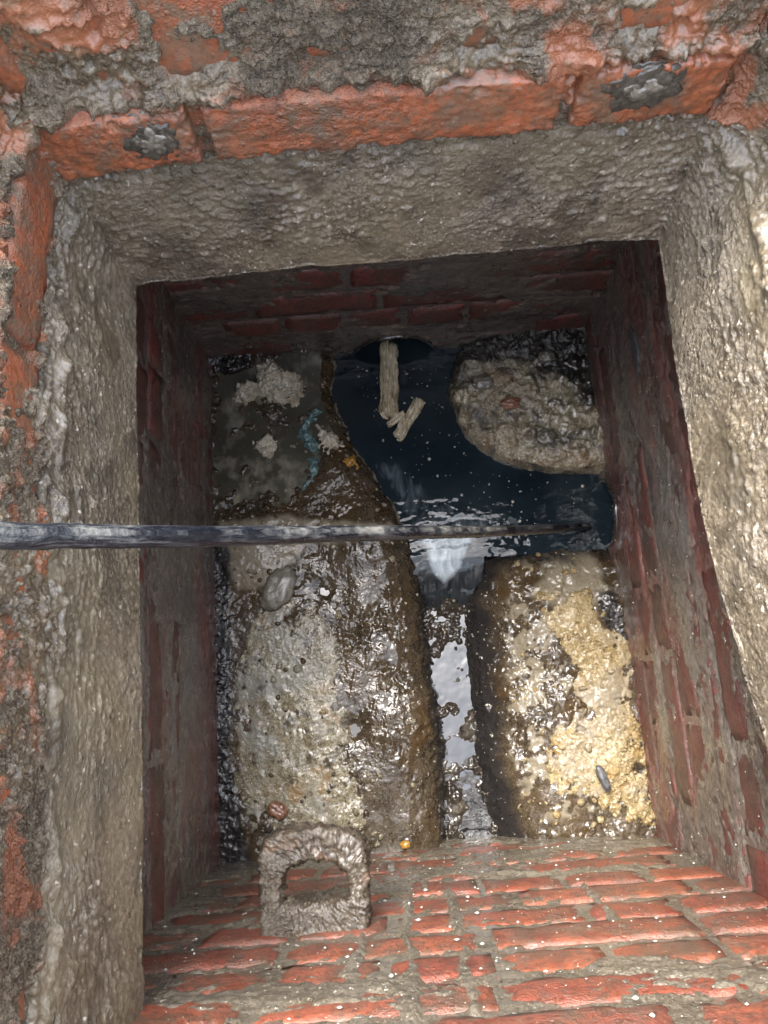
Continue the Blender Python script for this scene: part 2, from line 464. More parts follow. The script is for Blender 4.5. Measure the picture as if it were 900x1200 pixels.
# --- brick kerb courses above the surround
kerb = thing('brick_kerb', 'muddy orange brick courses bedded on top of the concrete surround', 'brick kerb', (0, .6, Z_FT))
kp = Vector((0, .6, Z_FT))
V, F, nu, nv = loft([off(top, .002, Z_FT - .004), off(top, .004, Z_C1T), off(top, .009, Z_C2), off(top, .012, Z_G - .004), off(top, .05, Z_G + .004)], counts, (46, 8, 46, 16))
Nn = normals(V, F); side = side_masks(nu, nv); vv = np.tile(np.arange(nv), nu)
if (Nn[(side == 1) & (vv == 20)].mean(0) @ np.array([0, -1, 0])) < 0: F = F[:, ::-1]; Nn = -Nn
P = V.copy(); st = np.where((side == 1)[:, None], np.array([1.8, 1, 1.]), np.array([1, 1.8, 1.])); Q = P / st
cover = fbm(P, 13, 4, seed=21)
px_mud = np.zeros(len(P))
for X0, r, amt in ((-.205, .05, .35), (.054, .014, .9), (.145, .02, 1.2), (-.165, .016, 1.2)):       # tongues of mud between and over the bricks
    px_mud += np.where(side == 1, amt * np.exp(-((P[:, 0] - X0) / r) ** 2) * sstep(Z_C1 + .01, Z_C1T, P[:, 2]), 0)
course1 = (P[:, 2] < Z_C1T - .001)
leftmud = np.where(side == 0, .7 * sstep(.30, .10, P[:, 1]) + .15, 0) + np.where(side == 2, .8 * sstep(.36, .28, P[:, 1]), 0)
up = np.where(side == 1, -.25 + sstep(-.25, .05, P[:, 0]) * .85 + sstep(Z_C2 + .03, Z_C2, P[:, 2]) * .25, .1)
bias = np.where(course1, np.where(side == 1, -.42, -.18), -.22 + up) + px_mud + leftmud
cov = sstep(-.16, .3, cover + .35 * fbm(P, 70, 3, seed=26) + bias)
h = -.004 + .0085 * cov + np.where((side == 1) & course1, .0020, 0) + .0055 * np.maximum(0, fbm(Q, 120, 3, .6, seed=22)) * (.25 + cov) + .0020 * np.maximum(-.2, fbm(Q, 260, 2, seed=23))
h += .013 * np.exp(-((P[:, 2] - (Z_C1T + .003)) / .009) ** 2) * (.7 + fbm(P, 40, 3, seed=25)) * (vv < 56)
V = V + Nn * h[:, None] * (vv > 0)[:, None]
o = obj('bedding_mortar', mesh_np('bedding_mortar', V - np.array(kp), F), M['mud_top'], kerb)


def hexa_brick(a, b, c, d, n, depth, nu=22, nv=8, seed=0, amp=.0022):
    """brick with an uneven front face a,b,c,d (bottom left, bottom right, top right, top left); n points out of the face"""
    a, b, c, d, n = map(np.asarray, (a, b, c, d, n))
    u = np.linspace(0, 1, nu)[:, None, None]; v = np.linspace(0, 1, nv)[None, :, None]
    G = (a * (1 - u) + b * u) * (1 - v) + (d * (1 - u) + c * u) * v
    G = G.reshape(-1, 3)
    uu = np.repeat(np.linspace(0, 1, nu), nv); vq = np.tile(np.linspace(0, 1, nv), nu)
    lu, lv = np.linalg.norm(b - a), np.linalg.norm(d - a)
    e = np.minimum(np.minimum(uu, 1 - uu) * lu, np.minimum(vq, 1 - vq) * lv)
    hgt = amp * fbm(G, 45, 3, seed=seed) + .0008 * fbm(G, 160, 2, seed=seed + 3) - .0016 * np.exp(-e / .0016) \
        - .010 * np.exp(-e / .005) * np.maximum(0, fbm(G, 70, 4, .6, seed=seed + 5) - .05) + .0006 * np.maximum(0, fbm(G, 110, 3, seed=seed + 8))
    fr = G + n * hgt[:, None]
    idx = np.arange(nu * nv).reshape(nu, nv)
    ring = np.r_[idx[:, 0], idx[-1, 1:], idx[-2::-1, -1], idx[0, -2:0:-1]]
    bk = fr[ring] - n * depth
    V = np.vstack([fr, bk]); F = grid_faces(nu, nv)
    k = np.arange(len(ring)); k2 = np.roll(k, -1); o = nu * nv
    sd = np.stack([ring[k], o + k, o + k2, ring[k2]], 1)
    F = np.vstack([F, sd])
    t = np.cross(V[F[0, 2]] - V[F[0, 0]], V[F[0, 3]] - V[F[0, 1]])
    if t @ n < 0: F = F[:, ::-1]
    return V, F


def px_brick(pts, n, seed, zb, zt, proud=.0035):
    """kerb brick from its bottom edge seen in the photo, standing plumb"""
    a = un(*pts[0], zb) + np.asarray(n) * proud; b = un(*pts[1], zb) + np.asarray(n) * proud
    c = b.copy(); c[2] = zt; d = a.copy(); d[2] = zt
    if len(pts) > 2: c[:2] += pts[3] * (b - a)[:2]; d[:2] += pts[2] * (b - a)[:2]
    return hexa_brick(a, b, c, d, n, .09, 110, 40, seed, .0016)


nf = (0, -1, 0)
kb = [((70, 210), (238, 188)), ((256, 186), (648, 150)), ((666, 148), (830, 131))]
for i, q in enumerate(kb):
    Vb, Fb = px_brick(q, nf, 30 + i, Z_C1, Z_C1T - .004)
    obj('brick', mesh_np('kerb_brick', Vb - np.array(kp), Fb), M['brick_top'], kerb)
ym = top[1][:, 1].mean()
for i, (x0, x1) in enumerate(((-.46, -.265), (-.255, -.06), (-.045, .15), (.162, .36), (.372, .5))):
    yy = np.interp((x0 + x1) / 2, top[1][:, 0], top[1][:, 1]) + .010
    Vb, Fb = hexa_brick((x0, yy, Z_C2), (x1, yy, Z_C2), (x1, yy, Z_G - .006), (x0, yy, Z_G - .006), nf, .09, 30, 10, 40 + i)
    obj('brick', mesh_np('kerb_brick', Vb - np.array(kp), Fb), M['brick_top'], kerb)
for sidek, sgn in ((0, 1), (2, -1)):
    pl = top[sidek]; ys = np.sort(pl[:, 1]); o_ = np.argsort(pl[:, 1])
    y0 = .50 if sidek == 0 else .43
    i = 0
    while y0 > -.40:
        y1 = y0 - .20
        for (za, zb_, ofs) in ((Z_C1, Z_C1T - .004, .001), (Z_C2, Z_G - .006, .008)):
            sh = 0 if za == Z_C1 else .09
            A, B = y0 + sh, y1 + sh
            xa = np.interp(A, ys, pl[o_, 0]) - sgn * ofs; xb = np.interp(B, ys, pl[o_, 0]) - sgn * ofs
            Vb, Fb = hexa_brick((xa, A, za), (xb, B, za), (xb, B, zb_), (xa, A, zb_), (sgn, 0, 0), .09, 26, 9, 60 + i * 2 + sidek * 31)
            obj('brick', mesh_np('kerb_brick', Vb - np.array(kp), Fb), M['brick_top'], kerb)
        y0 = y1 - .012; i += 1


# mortar plugs with a black ring on two kerb bricks
def blob(c, r, n, flat, seed, segs=(28, 16), amp=.15, freq=60):
    u = np.linspace(0, 2 * np.pi, segs[0], endpoint=False); v = np.linspace(0, np.pi, segs[1])
    A, B = np.meshgrid(u, v, indexing='ij')
    D = np.stack([np.cos(A) * np.sin(B), np.sin(A) * np.sin(B), np.cos(B)], -1).reshape(-1, 3)
    P_ = D * np.asarray(r)
    n = Vector(n).normalized(); q = n.to_track_quat('Z', 'Y').to_matrix()
    k = 1 + amp * fbm(D, 1.7, 3, seed=seed)
    P_ = P_ * k[:, None] * np.array([1, 1, flat])
    P_ = P_ @ np.array(q).T
    return P_, grid_faces(segs[0], segs[1], True)[:, ::-1]


for i, (px, py, rw, rh) in enumerate(((172, 160, .030, .027), (752, 98, .034, .024))):
    yb = np.interp(un(px, py, .81)[0], top[1][:, 0], top[1][:, 1]) - .004
    c = unY(px, py, yb) + np.array([0, -.003, 0])
    Vb, Fb = blob(c, (rw, rh, .012), nf, .42, 70 + i, (64, 32), amp=.34); Vb = Vb * (1 + .16 * fbm(Vb, 150, 3, seed=77))[:, None]
    r_ = obj('stain_ring', mesh_np('stain_ring', Vb + c - np.array(kp), Fb), M['ring'], kerb)
    Vb, Fb = blob(c, (rw * .6, rh * .64, .012), nf, .55, 74 + i, (64, 32), amp=.3); Vb = Vb * (1 + .08 * fbm(Vb, 170, 3, seed=78))[:, None]
    obj('mortar_plug', mesh_np('mortar_plug', Vb + c - np.array(kp) + np.array([.003, 0, -.001]), Fb), M['plug'], kerb)


# ------------------------------------------------------------------ chamber walls: mortar bed plus single bricks
def make_unit(L, seed, Hh=.065):
    return mesh_np('wall_brick', *hexa_brick((0, 0, 0), (L, 0, 0), (L, 0, Hh), (0, 0, Hh), (0, -1, 0), .03,
                                             14 if L > .15 else 8, 6, seed, .0016))


units = {}


def unit(kind, k, mat):
    key = (kind, k, mat)
    if key not in units:
        me = make_unit({'s': .212, 'h': .100, 'c': .046}[kind], 80 + k * 7 + ord(kind)); me.materials.append(M[mat]); units[key] = me
    return units[key]


def wall(label, p0, u, n, length, z0, z1, bmat, mmat, seed, bias, holes=(), step=.003, mudfn=None, stretch=3.):
    """p0 = left end seen from inside at z0; u runs along the wall, n points into the chamber"""
    p0 = np.array([p0[0], p0[1], 0.]); u = np.array(u, float); n = np.array(n, float)
    root = thing('brick_wall', label, 'brick wall', (p0[0] + u[0] * length / 2, p0[1] + u[1] * length / 2, z0))
    rl = np.array(root.location)
    # courses
    z = -.005 - 2 * .075; k = 0; rnd = random.Random(seed); joints = []
    yaw = math.atan2(u[1], u[0])
    while z < z1 - .03:
        seqs = ('s' if k % 2 == 0 else 'h')
        x = -rnd.uniform(.0, .1) if seqs == 's' else -rnd.uniform(0, .05)
        while x < length:
            kind = seqs if rnd.random() < .88 else ('h' if seqs == 's' else 's')
            L = {'s': .212, 'h': .100}[kind]
            cz = z + .0325; cx = x + L / 2
            ok = (z + .065 < z1 + .002) and z > z0 - .01 and x > -.09 and x + L < length + .09
            for hx, hz, hr in holes:
                if abs(cx - hx) < hr + L / 2 and abs(cz - hz) < hr + .034: ok = False
            if ok:
                b = obj('brick', unit(kind, rnd.randrange(5), bmat), None, root)
                w = p0 + u * (x + .004) + n * rnd.uniform(-.0012, .0022)
                b.location = (w[0] - rl[0], w[1] - rl[1], z + rnd.uniform(-.0015, .0015) - rl[2])
                b.rotation_euler = (rnd.uniform(-.01, .01), rnd.uniform(-.008, .008), yaw + rnd.uniform(-.006, .006))
            x += L + rnd.uniform(.009, .013)
        z += .075; k += 1
    # mortar / slurry bed
    nu, nz = int(length / step) + 1, int((z1 - z0) / step) + 1
    A, B = np.meshgrid(np.linspace(0, length, nu), np.linspace(z0, z1, nz), indexing='ij')
    A, B = A.ravel(), B.ravel()
    V = p0 + A[:, None] * u + B[:, None] * np.array([0, 0, 1.])
    sv = np.array([1 + (stretch - 1) * abs(u[0]), 1 + (stretch - 1) * abs(u[1]), 1.])
    c = fbm(V, 11, 4, seed=seed, stretch=sv) + .30 * fbm(V, 75, 3, .6, seed=seed + 5, stretch=np.sqrt(sv)) + bias
    if mudfn is not None: c = c + mudfn(A, B, V)
    cov = sstep(-.2, .25, c)
    h = -.0026 + .0046 * cov + .0016 * fbm(V, 60, 4, .6, seed=seed + 1, stretch=np.sqrt(sv)) + cov * .0022 * np.maximum(0, fbm(V, 110, 2, seed=seed + 2))
    V = V + h[:, None] * n
    F = grid_faces(nu, nz)
    t = np.cross(V[F[0, 2]] - V[F[0, 0]], V[F[0, 3]] - V[F[0, 1]])
    if t @ n < 0: F = F[:, ::-1]
    for hx, hz, hr in holes:
        ins = np.hypot(A - hx, B - hz) < hr
        F = F[~ins[F].all(1)]
    V, F, _ = compact(V, F)
    obj('mortar_bed', mesh_np('mortar_bed', V - rl, F), M[mmat], root)
    return root


def near_mud(A, B, V):
    m = .75 * sstep(.17, .02, B)                                   # caked at the foot
    m += .5 * sstep(X_L + .07, X_L, V[:, 0]) * sstep(.45, .2, B)
    m -= .12
    wig = .006 * fbm(V, 14, 2, seed=31)
    for X0, za, zb in ((-.018, .2, .72), (.038, .22, .66), (-.07, .40, .56), (.21, .3, .5)):       # runs of grey mortar down the face
        m += .9 * np.exp(-((V[:, 0] - X0 + wig) / .006) ** 2) * sstep(za - .03, za, B) * sstep(zb + .03, zb, B)
    m += .5 * np.exp(-((V[:, 0] - .17) / .08) ** 2 - ((B - .58) / .035) ** 2)
    m += .4 * np.exp(-((V[:, 0] + .18) / .06) ** 2 - ((B - .60) / .03) ** 2)
    return m


wall('near wall of bright orange brick with the iron step', (X_R + .1, Y_N), (-1, 0, 0), (0, 1, 0), X_R - X_L + .2, BED - .02, Z_G,
     'brick_near', 'mortar_near', 101, -.13, mudfn=near_mud)
# the bricks of make_unit face -Y locally, so each wall runs so that its inward normal is u rotated by -90 degrees


def left_mud(A, B, V):
    m = .45 * sstep(.28, .08, B) + .35 * sstep(.1, -.05, V[:, 1]) * sstep(.33, .25, B)
    m -= .35 * np.exp(-((V[:, 1] + .17) / .14) ** 2 - ((B - .31) / .04) ** 2)
    return m


PIPE_R = (un(688, 602, -.02)[1], -.03, .06)       # pipe in the right wall (Y, z, r)
PIPE_F = (un(462, 410, -.02)[0], -.06, .085)      # pipe in the far wall (X, z, r)
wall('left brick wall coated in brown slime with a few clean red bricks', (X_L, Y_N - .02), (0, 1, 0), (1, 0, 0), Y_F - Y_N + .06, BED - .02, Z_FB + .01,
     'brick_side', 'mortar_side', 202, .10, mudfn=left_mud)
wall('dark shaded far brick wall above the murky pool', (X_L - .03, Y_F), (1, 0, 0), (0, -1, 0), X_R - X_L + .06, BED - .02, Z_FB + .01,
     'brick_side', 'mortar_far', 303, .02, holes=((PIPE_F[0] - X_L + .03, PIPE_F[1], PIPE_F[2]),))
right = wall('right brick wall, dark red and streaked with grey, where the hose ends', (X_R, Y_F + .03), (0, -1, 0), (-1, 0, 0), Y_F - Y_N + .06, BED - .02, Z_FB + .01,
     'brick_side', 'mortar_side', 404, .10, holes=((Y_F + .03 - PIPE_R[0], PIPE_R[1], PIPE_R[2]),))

# dark piece added to stand for a dark slot in the right wall
def displaced_blob(name, mat, c, r, n=(0, 0, 1), flat=1., seed=0, amp=.25, parent=None, segs=(36, 20), fine=.0, spin=0.):
    Vb, Fb = blob((0, 0, 0), r, (0, 0, 1), flat, seed, segs, amp)
    if fine: Vb = Vb * (1 + fine * fbm(Vb, 110, 3, seed=seed + 1))[:, None]
    cs, sn = math.cos(spin), math.sin(spin)
    Vb = Vb @ np.array([[cs, sn, 0], [-sn, cs, 0], [0, 0, 1]])
    q = Vector(n).normalized().to_track_quat('Z', 'Y').to_matrix()
    Vb = Vb @ np.array(q).T
    o = obj(name, mesh_np(name, Vb, Fb), mat, parent)
    c = np.asarray(c, float)
    o.location = c - (np.array(parent.location) if parent else 0)
    return o


d_ = R @ np.array([745 - 450., 412 - 600., FPX]); t_ = (X_R - .001) / d_[0]
displaced_blob('dark_slot_piece', M['slate'], (X_R - .001, d_[1] * t_, CAM_H + d_[2] * t_), (.045, .016, .012), (-1, 0, 0), .4, 5, .2, right, spin=math.pi / 2 * 0)


# pipes let into the walls
def pipe(name, label, c, axis, r, length, y_group=None):
    c = np.array(c); ax = np.array(axis, float)
    e1 = np.cross(ax, [0, 0, 1.]); e2 = np.array([0, 0, 1.])
    prof = [(r + .006, -.006), (r + .006, .002), (r + .003, .003), (r, .002), (r - .002, 0), (r - .004, -length), (.001, -length - .005)]
    nu = 48; a = np.linspace(0, 2 * np.pi, nu, endpoint=False)
    V = np.array([[c + (e1 * np.cos(t) + e2 * np.sin(t)) * rr + ax * dd for rr, dd in prof] for t in a]).reshape(-1, 3)
    V += ax * (.003 * fbm(V, 40, 3, seed=9))[:, None]
    F = grid_faces(nu, len(prof), True)
    o = obj(name, mesh_np(name, V - c, F), M['clay']); o.location = c
    return tag(o, label, 'pipe')


pipe('clay_pipe', 'dark clay pipe mouth in the right wall where the hose goes in', (X_R, PIPE_R[0], PIPE_R[1]), (-1, 0, 0), PIPE_R[2], .35)
pipe('clay_pipe', 'shadowed clay pipe mouth under the far wall at the head of the pool', (PIPE_F[0], Y_F, PIPE_F[1]), (0, -1, 0), PIPE_F[2], .35)

# ------------------------------------------------------------------ floor: benching, channel, water
GS = .0019
gx = np.arange(X_L - .03, X_R + .035, GS); gy = np.arange(Y_N - .03, Y_F + .035, GS)
AX, AY = np.meshgrid(gx, gy, indexing='ij'); GP = np.stack([AX.ravel(), AY.ravel()], 1)
GP3 = np.c_[GP, np.zeros(len(GP))]; GF = grid_faces(len(gx), len(gy))


def field(px, z=0.): return sdf(GP, world_px(px, z))


def bump_px(px, py, r, z=0.):
    c = un(px, py, z)[:2]; return np.exp(-((GP - c) ** 2).sum(1) / r ** 2)


def sheet(name, hgt, keep, mat, attrs=None):
    V = np.c_[GP, hgt]; F = GF[keep[GF].all(1)]
    V, F, at = compact(V, F, attrs)
    return obj(name, mesh_np(name, V, F, at), mat)


wob = .006 * fbm(GP3, 22, 3, seed=50) + .003 * fbm(GP3, 70, 2, seed=51)
LEFT = [(150, 330), (385, 330), (396, 418), (393, 450), (404, 490), (428, 530), (458, 575), (482, 618), (490, 660), (498, 720), (508, 800), (518, 900), (528, 1000), (530, 1100), (150, 1100)]
RIGHT = [(640, 622), (720, 612), (900, 640), (900, 1100), (606, 1100), (584, 1000), (568, 950), (557, 900), (552, 830), (546, 760), (540, 690), (557, 640), (585, 625)]
LUMP = [(524, 455), (528, 425), (538, 402), (560, 388), (600, 330), (900, 330), (900, 551), (690, 551), (650, 550), (612, 544), (580, 534), (552, 512), (535, 488)]

eL0 = -field(LEFT)
slime = .25 + .75 * sstep(-.15, .35, fbm(GP3, 9, 3, seed=59) + .4 * sstep(.06, .0, eL0))                      # smooth films between rough patches
micro = (.0032 * fbm(GP3, 48, 3, .42, seed=60) + .0006 * fbm(GP3, 150, 2, seed=61)) * slime
clods = np.maximum(0, ridged(GP3, 38, 2, seed=62) - .2) * .0025 * slime

# --- left benching
eL = -field(LEFT) + wob * .5
base = np.interp(eL + wob * .8, [-.03, -.012, 0, .015, .035, .06], [-.17, -.12, -.050, -.022, -.005, .003])
pud = -field([(242, 405), (378, 405), (388, 470), (385, 530), (370, 575), (340, 600), (300, 612), (240, 612)]) + wob * 3          # drowned back corner
rim = field([(250, 640), (470, 640), (470, 1000), (250, 1000)])
hL = base + micro * np.interp(eL, [.0, .03], [.5, 1]) + clods * .6 + .004 * fbm(GP3, 12, 2, seed=63)
hL -= .011 * sstep(-.01, .03, pud) * (1 - .55 * sstep(.40, .32, GP[:, 1])) - .007 * sstep(-.01, .02, pud) * np.maximum(0, fbm(GP3, 45, 3, seed=67)) 
hL += .010 * bump_px(300, 640, .05) + .012 * bump_px(430, 640, .06) + .008 * bump_px(470, 850, .06)
for q in ((412, 745, .034), (457, 790, .028), (447, 722, .026), (470, 740, .02), (380, 690, .014), (420, 855, .016), (400, 940, .02), (430, 985, .015)):
    hL -= (.0045 + .006 * fbm(GP3, 60, 3, seed=98)) * bump_px(*q)
low = sstep(.01, -.02, GP[:, 0] - (X_L + .035) - .012 * fbm(GP3, 18, 2, seed=64))
pale_l = sstep(-.01, .012, -field([(258, 612), (330, 605), (420, 612), (470, 612), (440, 634), (360, 640), (320, 690), (280, 690), (258, 660)]) + wob)
black_l = np.maximum(sstep(-.01, .01, -field([(240, 640), (270, 640), (272, 800), (270, 900), (300, 1030), (230, 1030)]) + wob),
                     sstep(-.008, .008, -field([(246, 408), (300, 410), (296, 432), (262, 440), (246, 430)]) + wob))
black_l = np.maximum(black_l, sstep(.02, .0, eL) * .7)
rim_highlight = np.exp(-((eL + wob * .8 - .0065) / .0035) ** 2) * sstep(un(480, 625)[1], un(470, 590)[1], GP[:, 1]) * sstep(-.35, .1, fbm(GP3, 40, 3, seed=99))  # highlight along the pool's left rim, painted in as a pale line
pale_l = np.maximum(pale_l, rim_highlight); black_l = black_l * (1 - rim_highlight)
hL += black_l * .003 * np.maximum(0, fbm(GP3, 120, 2, seed=65)) + pale_l * .004
hL += .012 * sstep(-.005, .01, -field([(240, 404), (306, 406), (296, 432), (262, 438), (240, 430)]) + wob)
left_b = tag(sheet('benching', hL, eL > -.028, M['benching'], {'pale': pale_l, 'black': black_l}),
             'dark muddy left benching beside the channel, half under water', 'benching')

# --- right benching
eR = -field(RIGHT) + wob * .5
base = np.interp(eR, [-.03, -.012, 0, .03, .07, .11, .16], [-.17, -.13, -.085, -.05, -.022, -.006, 0.])
nearpool = -field([(500, 624), (700, 614), (900, 640), (900, 1100), (500, 1100)])
base = np.minimum(base, np.interp(nearpool, [-.03, -.01, 0, .012, .03], [-.17, -.12, -.04, -.012, .004]))
hR = base + micro * 1.1 + clods * .8 + .005 * fbm(GP3, 14, 2, seed=66)
hR += .010 * bump_px(660, 650, .04) + .008 * bump_px(620, 690, .05)
pale_r = sstep(-.012, .02, -field([(640, 634), (692, 630), (708, 665), (716, 700), (690, 720), (660, 720), (612, 700), (640, 670)]) + wob)
pale_r = np.maximum(pale_r, .75 * sstep(.2, .55, fbm(GP3, 30, 4, .6, seed=69) + .25) * sstep(-.02, .02, -field([(600, 640), (690, 640), (700, 960), (620, 960), (600, 860), (590, 740)]) + wob * 2))
black_r = np.maximum(sstep(.085, .02, eR + wob * 2), sstep(-.01, .01, -field([(700, 692), (722, 690), (735, 765), (716, 752), (704, 720)]) + wob))
right_b = tag(sheet('benching', hR, eR > -.028, M['benching'], {'pale': pale_r, 'black': black_r}),
              'brown right benching sloping down to the channel under yellow fat', 'benching')

# --- rear lump
eM = -field(LUMP) + wob * .7
base = np.interp(eM, [-.03, -.012, 0, .008, .02, .05, .1], [-.17, -.13, -.05, -.014, -.003, .003, .006])
chunk = np.maximum(0, fbm(GP3, 34, 3, seed=68)) * .016
hM = base + micro * 1.2 + clods + chunk * sstep(0, .02, eM)
hM += .006 * bump_px(600, 455, .06) - .014 * bump_px(545, 490, .014) - .012 * bump_px(610, 492, .012)
painted_shade_m = sstep(-.03, .035, -field([(520, 380), (720, 380), (720, 510), (684, 480), (650, 440), (600, 425), (548, 430), (520, 445)]) + wob * 3)  # shade of the far right corner painted black onto the lump
lump = tag(sheet('benching', hM, eM > -.028, M['lump'], {'black': painted_shade_m}),
           'rounded lump of rough yellow grey benching in the far right corner', 'benching')
for nm, mt, px, py, r, z in (('embedded_stone', 'terracotta', 598, 472, (.018, .011, .010), .024), ('embedded_stone', 'stone', 640, 512, (.018, .015, .010), .020),
                             ('embedded_stone', 'stone', 566, 448, (.020, .014, .010), .022), ('embedded_stone', 'stone', 640, 418, (.016, .012, .012), .028)):
    displaced_blob(nm, M[mt], un(px, py, z), r, (0, 0, 1), .8, int(px), .3, lump, fine=.12)

# --- channel bed
hb = BED + .01 * fbm(GP3, 20, 3, seed=70)
bed = tag(sheet('channel_bed', hb, np.ones(len(GP), bool), M['benching'], {'pale': np.zeros(len(GP)), 'black': np.ones(len(GP))}),
          'dark silted bed of the drain channel', kind='structure')

# --- water of the branch and the pool, spilling over into the channel
pool_poly = field([(380, 395), (720, 395), (720, 640), (600, 650), (566, 650), (560, 715), (525, 735), (490, 715), (480, 640), (440, 580), (380, 520)], -.035)
tY = un(520, 652, -.035)[1]; tY2 = un(520, 740, -.06)[1]
drop = sstep(tY, tY2, GP[:, 1])
rip = (.0011 * fbm(GP3, 55, 3, seed=71, stretch=(2.2, 1, 1)) + .0004 * fbm(GP3, 120, 2, seed=72, stretch=(2, 1, 1))) * sstep(.40, .28, GP[:, 1]) * (.4 + .6 * sstep(-.1, .2, fbm(GP3, 12, 2, seed=86)))
foam = sstep(-.004, .012, -field([(494, 622), (556, 622), (548, 650), (534, 676), (520, 686), (506, 672), (496, 648)], -.04)) * 1.0 \
    + .30 * sstep(-.02, .02, -field([(430, 540), (470, 540), (540, 600), (600, 605), (560, 635), (490, 635)], -.035) + wob)
painted_glints = sstep(.34, .45, fbm(GP3, 75, 2, seed=73, stretch=(2, 1, 1))) * .3 * sstep(.38, .28, GP[:, 1])  # glints on the ripples, painted as pale colour through the foam mask
hp = -.035 - .052 * drop + rip + drop * (1 - drop) * .008 * ridged(GP3, 45, 2, seed=74, stretch=(1, 2, 1))
pool = tag(sheet('pool_water', hp, (pool_poly < .004), M['pool'], {'foam': np.clip(foam + painted_glints, 0, 1)}),
           'dark blue green sewer water standing in the branch channel', kind='structure')
groove = field([(470, 690), (560, 690), (620, 800), (660, 1040), (490, 1040)], -.07)
hg = -.074 - .0003 * ridged(GP3, 30, 3, seed=75) * sstep(-.2, .2, fbm(GP3, 14, 2, seed=76)) + .0002 * fbm(GP3, 60, 2, seed=77)
tag(sheet('channel_water', hg, groove < .004, M['flow'], {'foam': sstep(.15, .5, fbm(GP3, 24, 3, seed=78)) * .12}),
    'shallow grey water running down the narrow main channel', kind='structure')
# silt bars standing out of the running water
hs_ = -.0728 + .008 * fbm(GP3, 28, 4, .6, seed=79) + .004 * fbm(GP3, 90, 2, seed=80) - .05 * sstep(-.02, .0, groove)
for q in ((540, 775, .022), (545, 815, .022), (530, 850, .016), (538, 880, .014), (545, 915, .014), (556, 965, .018), (520, 790, .014), (528, 765, .012), (552, 935, .012), (568, 985, .012)): hs_ -= (.016 + .012 * fbm(GP3, 60, 3, seed=85)) * bump_px(*q, -.07)
hs_ += .012 * bump_px(524, 712, .02, -.07)
tag(sheet('channel_silt', hs_, groove < .0, M['benching'], {'pale': sstep(.2, .5, fbm(GP3, 20, 2, seed=81)) * .5, 'black': np.full(len(GP), .6)}),
    'black silt bars breaking the surface of the channel water', kind='stuff')

# --- puddles on the left benching
tag(sheet('puddle', np.full(len(GP), -.0042) + .0002 * fbm(GP3, 30, 2, seed=82), (pud > -.02) & (eL > .03), M['puddle'], {'foam': np.clip(.35 + fbm(GP3, 22, 5, .6, seed=83) * .9, 0, 1)}),
    'khaki puddle covering the back of the left benching', kind='structure')
film_r = field([(330, 640), (500, 640), (520, 1000), (380, 1010), (280, 1010), (262, 640)])
tag(sheet('seep_water', np.full(len(GP), -.0030) + .0003 * fbm(GP3, 40, 2, seed=84), (film_r < 0) & (eL > .05), M['film'], {'foam': np.zeros(len(GP))}),
    'thin brown water lying between the clods of the left benching', kind='structure')

# --- crusts of fat and sludge
PALE = [(330, 690), (372, 716), (402, 760), (392, 800), (412, 850), (418, 905), (436, 950), (430, 1000), (380, 1015), (310, 1012), (285, 975), (274, 930), (276, 890), (272, 830), (280, 770), (300, 715)]
cP = -field(PALE) + wob * 2.2 - .022 * sstep(.25, .6, fbm(GP3, 34, 4, .6, seed=94)) + .004 * fbm(GP3, 130, 2, seed=95)
hP = hL * .35 + np.interp(cP, [-.01, 0, .006, .02, .06], [-.012, -.002, .0025, .004, .005]) + (.0026 * fbm(GP3, 38, 3, .45, seed=90) + .0005 * fbm(GP3, 130, 2, seed=91)) * (.4 + .6 * slime)
tag(sheet('sludge_crust', hP, cP > -.009, M['crust_pale']), 'pale khaki crust of wet sludge spread over the left benching', 'sludge')
YEL = [(652, 690), (690, 692), (718, 735), (742, 765), (742, 826), (758, 872), (772, 975), (722, 962), (694, 935), (652, 936), (640, 900), (652, 852), (682, 832), (668, 780), (640, 738), (618, 704), (630, 690)]
cY = -field(YEL) + wob * 2.0 - .024 * sstep(.25, .6, fbm(GP3, 36, 4, .6, seed=96)) + .004 * fbm(GP3, 130, 2, seed=97)
hY = hR * .55 + np.interp(cY, [-.012, 0, .006, .02, .05], [-.016, -.003, .003, .006, .010]) + .0035 * fbm(GP3, 36, 3, .5, seed=92) + .0009 * fbm(GP3, 120, 3, seed=93)
tag(sheet('fat_crust', hY, cY > -.011, M['crust_yellow']), 'yellow crust of congealed fat on the right benching against the wall', 'fat crust')

# ------------------------------------------------------------------ things lying about
def on_left(px, py, dz=0.):
    c = un(px, py, 0.); k = np.argmin(((GP - c[:2]) ** 2).sum(1)); return un(px, py, max(hL[k], -.004) + dz)


def clump(name, mat, poly, thick, seed, label, cat, z0=-.006, freq=62, step=.0013):
    """small heap with an uneven outline and a rough top, closed below"""
    pw = world_px(poly, z0); lo, hi = pw.min(0) - .01, pw.max(0) + .01
    X_, Y_ = np.meshgrid(np.arange(lo[0], hi[0], step), np.arange(lo[1], hi[1], step), indexing='ij')
    Q2 = np.stack([X_.ravel(), Y_.ravel()], 1); Q3 = np.c_[Q2, np.zeros(len(Q2))]
    e = -sdf(Q2, pw) + .006 * fbm(Q3, 80, 4, .6, seed=seed)
    h = np.interp(e, [-.006, 0, .004, .012], [-.012, -.001, thick * .6, thick]) + thick * (.75 * fbm(Q3, 48, 3, .6, seed=seed + 1) + .40 * (ridged(Q3, 75, 3, seed=seed + 2) - .6) * (e > -1)) * sstep(-.003, .008, e)
    F = grid_faces(*X_.shape); F = F[(e > -.0055)[F].all(1)]
    V = np.c_[Q2, z0 + h]
    V, F, _ = compact(V, F)
    c = V.mean(0)
    o = obj(name, mesh_np(name, V - c, F), mat); o.location = c
    return tag(o, label, cat)


